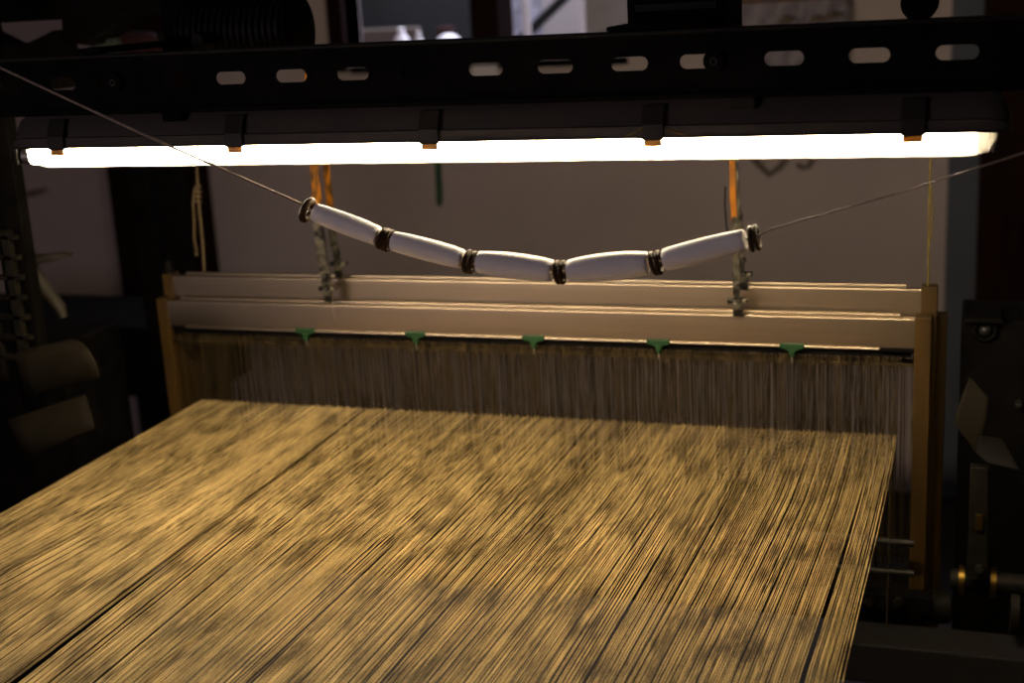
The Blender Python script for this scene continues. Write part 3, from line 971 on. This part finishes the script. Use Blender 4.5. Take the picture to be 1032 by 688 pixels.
# hanging wall things below the lamp
bm = new()
tube(bm, [at(x, y, YW - 0.01) for x, y in ((752, 150), (763, 164), (775, 176), (786, 168), (797, 152))], 0.010, 8)
obj('wall_mounted_bracket', bm, principled('brown_grey_metal', (0.16, 0.12, 0.10), 0.6, var=0.2), label='V-shaped brown bracket on the wall behind the right strap', cat='bracket', smooth=60)
bm = new()
tube(bm, [at(x, y, YW - 0.01) for x, y in ((818, 150), (819, 160), (815, 168), (808, 169), (803, 165))], 0.008, 8)
obj('wall_hook', bm, bpy.data.materials['brown_grey_metal'], label='small curved brown hook on the wall right of the V-shaped bracket', cat='hook', smooth=60)
bm = new()
prism(bm, [at(x, y, 3.2) for x, y in ((435, 100), (441, 100), (446, 200), (444, 209), (439.5, 206))], (0, 0.006, 0))
obj('hanging_ribbon', bm, M['greenstrip'], label='dark green ribbon hanging behind the lamp left of centre', cat='ribbon', bevel=0.001)
bm = new(); a = at(20, 198, YW - 0.02); b = at(46, 191, YW - 0.02)
tube(bm, [a, a.lerp(b, 0.5), b], [0.007, 0.011, 0.006], 8)
obj('wall_peg', bm, bpy.data.materials['brown_grey_metal'], label='short brown peg on the pale wall above the side lever', cat='peg', smooth=60)

# ------------------------------------------------------------------ left side machinery
Y = 1.80
bm = new()
a = at(-14, 170, Y); b = at(13, 170, Y)
box2(bm, (a.x, a.y, 0.0), (b.x, a.y + 0.025, zt + 0.35))
lf = thing('side_upright', (a.x, a.y, 0), 'black upright of the loom at the left edge with a slotted iron rack', 'upright')
obj('post', bm, M['black'], lf, bevel=0.002)
bm = new()
c0 = at(8, 250, Y - 0.02)
for k in range(7):
    z = at(8, 240 + 20 * k, Y - 0.02).z
    box2(bm, (c0.x - 0.06, c0.y, z - 0.004), (c0.x + 0.016, c0.y + 0.012, z + 0.004))
box2(bm, (c0.x - 0.075, c0.y, at(0, 380, Y).z), (c0.x - 0.045, c0.y + 0.012, at(0, 230, Y).z))
box2(bm, (c0.x - 0.012, c0.y, at(0, 380, Y).z), (c0.x + 0.004, c0.y + 0.012, at(0, 230, Y).z))
obj('slotted_rack', bm, M['iron'], lf, label='brownish slotted rack', bevel=0.001)

bm = new()
Y2 = 1.84
prism(bm, [at(x, y, Y2) for x, y in ((6, 256), (36, 258), (58, 255.5), (68, 257), (66, 260), (52, 264), (36, 267), (8, 272))], (0, 0.02, 0))
t = thing('side_lever', at(30, 262, Y2), 'small pointed iron lever sticking out of the left upright', 'lever')
obj('pointer', bm, M['lever'], t, bevel=0.002)
bm = new(); tube(bm, [at(x, y, Y2 + 0.02) for x, y in ((28, 262), (38, 282), (50, 297), (60, 310), (64, 320))], [0.012, 0.013, 0.012, 0.011, 0.007], 12)
obj('handle', bm, M['lever'], t, smooth=50)


def plate(name, px, Y, dy, mt, label, th=0.004, curve=0.015, cat='plate', group=None):
    """thin sheet: a pixel-true outline bowed in depth, with real thickness"""
    bm = new()
    # px: rows of left and right ends, top to bottom
    g = []
    n = 8
    for j, (l, r_) in enumerate(px):
        s = j / (len(px) - 1)
        row = []
        for i in range(n):
            q = i / (n - 1)
            yy = Y + dy * s - curve * math.sin(math.pi * s)
            row.append(bm.verts.new(at(l[0] + (r_[0] - l[0]) * q, l[1] + (r_[1] - l[1]) * q, yy)))
        g.append(row)
    for j in range(len(g) - 1):
        for i in range(n - 1):
            bm.faces.new((g[j][i], g[j][i + 1], g[j + 1][i + 1], g[j + 1][i]))
    o = obj(name, bm, mt, label=label, cat=cat, group=group, smooth=180)
    s = o.modifiers.new('solid', 'SOLIDIFY'); s.thickness = th; s.offset = 0
    b = o.modifiers.new('bevel', 'BEVEL'); b.width = 0.001; b.limit_method = 'ANGLE'
    return o


plate('guard_plate', [((22, 353), (74, 342)), ((16, 357), (84, 346)), ((17, 364), (89, 352)), ((21, 380), (97, 366)), ((28, 400), (101, 380))], 1.76, -0.03, M['brownplate'], 'brown bowed guard plate with rounded corners, upper of the two at the left', group='bowed guard plates')
plate('guard_plate', [((8, 423), (86, 398)), ((12, 432), (89, 408)), ((18, 442), (94, 424)), ((23, 453), (95, 432)), ((27, 465), (90, 436))], 1.73, -0.03, M['brownplate'], 'brown bowed guard plate, lower of the two beside the warp', group='bowed guard plates')
# black box under the plates
bm = new()
a = at(-60, 330, 1.95); b = at(60, 330, 1.95)
box2(bm, (a.x, a.y, 0.0), (b.x, a.y + 0.18, at(0, 345, 1.95).z))
obj('gear_box', bm, M['black'], label='black gear box behind the two bowed guard plates', cat='gear box', bevel=0.006)
bm = new()
p = at(112, 400, 1.98)
prism(bm, [at(x, y, 2.0) for x, y in ((60, 425), (80, 420), (86, 450), (74, 470), (70, 480), (58, 480))], (0, 0.03, 0))
obj('latch_block', bm, M['black'], label='black latch block below the lower bowed plate', cat='latch', bevel=0.002)
# dark bench behind
Y = 3.0
a = at(40, 322, Y); b = at(176, 322, Y)
bt = thing('work_bench', ((a.x + b.x) / 2, a.y, 0), 'black work bench by the wall behind the left heald posts', 'bench')
bm = new(); box2(bm, (a.x - 0.5, a.y - 0.05, at(100, 343, Y).z), (b.x + 0.1, a.y + 0.30, a.z)); obj('top', bm, M['black'], bt, bevel=0.004)
bm = new(); box2(bm, (a.x - 0.45, a.y, at(100, 398, Y).z), (b.x + 0.05, a.y + 0.28, at(100, 343, Y).z)); dr = obj('drawer_case', bm, M['black'], bt, bevel=0.004)
for k, (px, pe) in enumerate(((96, 408), (113, 402))):
    q = at(px, 396, Y - 0.01)
    bm = new(); box2(bm, (q.x - 0.018, q.y - 0.01, at(px, pe, Y).z), (q.x + 0.018, q.y + 0.02, q.z + 0.03)); obj('hanging_catch', bm, M['black'], dr, bevel=0.003)
for x in (a.x - 0.42, at(166, 430, Y).x):
    bm = new(); box2(bm, (x - 0.05, a.y, 0), (x + 0.09, a.y + 0.05, at(100, 398, Y).z)); obj('leg', bm, M['black'], bt, bevel=0.003)
# little dark peg on top of the left raised post
c = Vector((ba0.x - 0.010, 0.040, zk + 0.003))
bm = new(); lathe(bm, [(0, 0), (0, 0.009), (0.006, 0.0095), (0.012, 0.007), (0.016, 0.008), (0.022, 0.006), (0.024, 0)], c, (0, 0, 1), 16)
obj('post_cap', bm, M['black'], f2, label='black knob on top of the end post', smooth=50)

# ------------------------------------------------------------------ right side machinery
Y = 2.10
a = at(969, 322, Y); b = at(1022, 322, Y)
cb = thing('control_box', ((a.x + b.x) / 2, a.y, 0.0), 'black machine box with a small round lens at the right of the loom', 'machine box')
bm = new(); box2(bm, (a.x, a.y, 0.0), (b.x + 0.04, a.y + 0.14, a.z)); obj('casing', bm, M['black'], cb, bevel=0.004)
c = at(993, 333, Y - 0.006)
bm = new(); torus(bm, c, (0, 1, 0), 0.015, 0.003, 28, 10); obj('lens_ring', bm, M['black'], cb, smooth=60)
bm = new(); lathe(bm, [(-0.005, 0), (-0.004, 0.004), (-0.001, 0.008), (0.004, 0.010), (0.006, 0)], c, (0, 1, 0), 24); obj('lens', bm, M['glass'], cb, smooth=60)
bm = new(); box2(bm, (at(972, 318, Y).x, a.y - 0.02, a.z), (at(1010, 318, Y).x, a.y + 0.06, a.z + 0.008)); obj('lid_edge', bm, M['black'], cb, bevel=0.001)
bm = new(); c2 = at(1027, 408, Y - 0.01); lathe(bm, [(-0.004, 0), (-0.003, 0.004), (0.004, 0.005), (0.02, 0.005), (0.02, 0)], c2, (0, 1, 0), 12); obj('stud', bm, M['rod'], cb, smooth=50)

plate('bent_plate', [((977, 380), (977.5, 380.4)), ((970, 398), (996, 400)), ((965, 412), (994, 418)), ((961, 426), (990, 436)), ((975, 443), (987, 446)), ((982.5, 455), (983.5, 455.5))], 1.93, -0.02, M['brownplate'], 'brown diamond-shaped sheet metal plate standing in front of the lens box', curve=0.01)
plate('mounted_flap', [((987, 439.5), (1009, 442)), ((985, 448), (1017, 455)), ((984, 456), (1023, 465)), ((996, 467), (1028, 474))], 1.90, -0.05, M['greyplate'], 'grey sheet metal flap below the brown diamond-shaped plate', curve=0.01)
Y = 1.92
arm = thing('rocker_lever', at(987, 580, Y), 'iron lever with a bolt, rising from the roller at the right', 'lever')
bm = new(); prism(bm, [at(x, y, Y) for x, y in ((978, 470), (997, 472), (996, 540), (996, 585), (974, 585), (976, 540))], (0, 0.018, 0)); obj('bar', bm, M['iron'], arm, bevel=0.002)
bm = new(); c = at(987, 525, Y); box(bm, c + Vector((0, -0.003, 0)), (0.010, 0.006, 0.024)); obj('slot_key', bm, M['brass'], arm, label='yellowish key in the lever', bevel=0.001)
bm = new(); lathe(bm, [(-0.008, 0), (-0.008, 0.006), (0, 0.007), (0.004, 0.007)], at(987, 572, Y), (0, 1, 0), 6); obj('bolt', bm, M['rod'], arm)
c = at(958, 583, Y + 0.03); e = at(1045, 592, Y + 0.03)
rl = thing('side_roller', c, 'dark roller with brass collars at the foot of the iron lever', 'roller')
L = e.x - c.x
bm = new(); lathe(bm, [(0, 0), (0, 0.016), (L, 0.016), (L, 0)], c, (1, 0, 0), 24); obj('shaft', bm, M['iron'], rl, smooth=40)
for px in (969, 1001):
    q = at(px, 585, Y + 0.03)
    bm = new(); lathe(bm, [(-0.004, 0.016), (-0.004, 0.022), (0.004, 0.022), (0.004, 0.016)], (q.x, c.y, c.z), (1, 0, 0), 28); obj('collar', bm, M['brass'], rl, label='brass collar', smooth=40)
bm = new(); q = at(1018, 615, Y + 0.03); lathe(bm, [(0, 0.0), (0, 0.036), (0.012, 0.036), (0.012, 0)], (q.x, c.y, q.z), (1, 0, 0), 28); obj('disc', bm, M['iron'], rl, smooth=40)
# bearing block
bm = new(); lathe(bm, [(0, 0), (0, 0.020), (0.018, 0.026), (0.040, 0.026), (0.046, 0.015), (0.046, 0)], at(928, 612, 2.0), (1, 0.3, 0), 20)
obj('bearing_block', bm, M['iron'], label='rounded iron bearing block beside the foot of the right end posts', cat='bearing', smooth=40)
# rails under the warp
for (pa, pb, Y, r_, lab) in (((858, 541), (921, 549), 1.985, 0.006, 'upper thin steel rail under the right edge of the warp'), ((852, 571), (921, 579), 1.975, 0.005, 'lower thin steel rail under the right edge of the warp')):
    a = at(*pa, Y); b = at(*pb, Y)
    bm = new(); z = (a.z + b.z) / 2
    lathe(bm, [(0, 0), (0, r_), (b.x + 0.1 - a.x, r_), (b.x + 0.1 - a.x, 0)], (a.x - 0.1, a.y, z), (1, 0, 0), 14)
    obj('rail', bm, M['rod'], label=lab, cat='rail', group='rails under the warp', smooth=40)
a = at(845, 595, 1.96); b = at(925, 618, 1.96)
br = thing('bolted_rail', (a.x, a.y, b.z), 'dark iron bar with two bolt heads below the thin rails', 'bar')
bm = new(); box2(bm, (a.x - 0.02, a.y, b.z), (b.x + 0.02, a.y + 0.03, a.z)); obj('bar', bm, M['black'], br, bevel=0.002)
for px in (876, 906):
    c = at(px, 606, 1.96); bm = new(); lathe(bm, [(-0.007, 0), (-0.007, 0.007), (-0.001, 0.009), (0.004, 0.009)], c, (0, 1, 0), 6); obj('bolt', bm, M['iron'], br)
a = at(850, 655, 1.90); b = at(1100, 700, 1.90)
bm = new(); box2(bm, (a.x - 0.03, a.y, b.z - 0.02), (b.x + 0.1, a.y + 0.08, at(900, 652, 1.90).z))
obj('base_beam', bm, principled('dark_brown_paint', (0.006, 0.0035, 0.0025), 0.8, var=0.2, scale=10), label='dark brown lower beam across the foot of the loom', cat='beam', bevel=0.003)

# ------------------------------------------------------------------ light
w = bpy.data.worlds.new('world'); scene.world = w; w.use_nodes = True
w.node_tree.nodes['Background'].inputs['Color'].default_value = (0.55, 0.52, 0.66, 1)
w.node_tree.nodes['Background'].inputs['Strength'].default_value = 0.008


def area(name, loc, target, sx, sy, power, col):
    d = bpy.data.lights.new(name, 'AREA'); d.shape = 'RECTANGLE'; d.size = sx; d.size_y = sy; d.energy = power; d.color = col
    o = bpy.data.objects.new(name, d); COL.objects.link(o); o.location = loc
    o.rotation_euler = (Vector(target) - Vector(loc)).to_track_quat('-Z', 'Y').to_euler()
    return o


area('camera_side_fill', (-1.1, -3.0, 1.38), (0, -0.6, 1.2), 1.0, 0.7, 9.0, (0.95, 0.80, 0.87))  # unseen fill light added behind the camera for the bobbin faces
area('beyond_opening_fill', (float(wl.x + wr.x) / 2, yw + 0.7, win[3] + 0.5), (float(wl.x + wr.x) / 2, yw + 0.5, win[2]), 1.0, 0.6, 75.0, (0.80, 0.82, 1.0))  # fill light added in the space past the opening to brighten its contents

scene.view_settings.view_transform = 'Standard'
scene.view_settings.look = 'None'
scene.view_settings.exposure = 0.0
scene.view_settings.gamma = 1.0
scene.view_settings.use_curve_mapping = False
scene.cycles.use_denoising = True
scene.cycles.max_bounces = 8
scene.cycles.transparent_max_bounces = 16
scene.cycles.caustics_reflective = False
scene.cycles.caustics_refractive = False
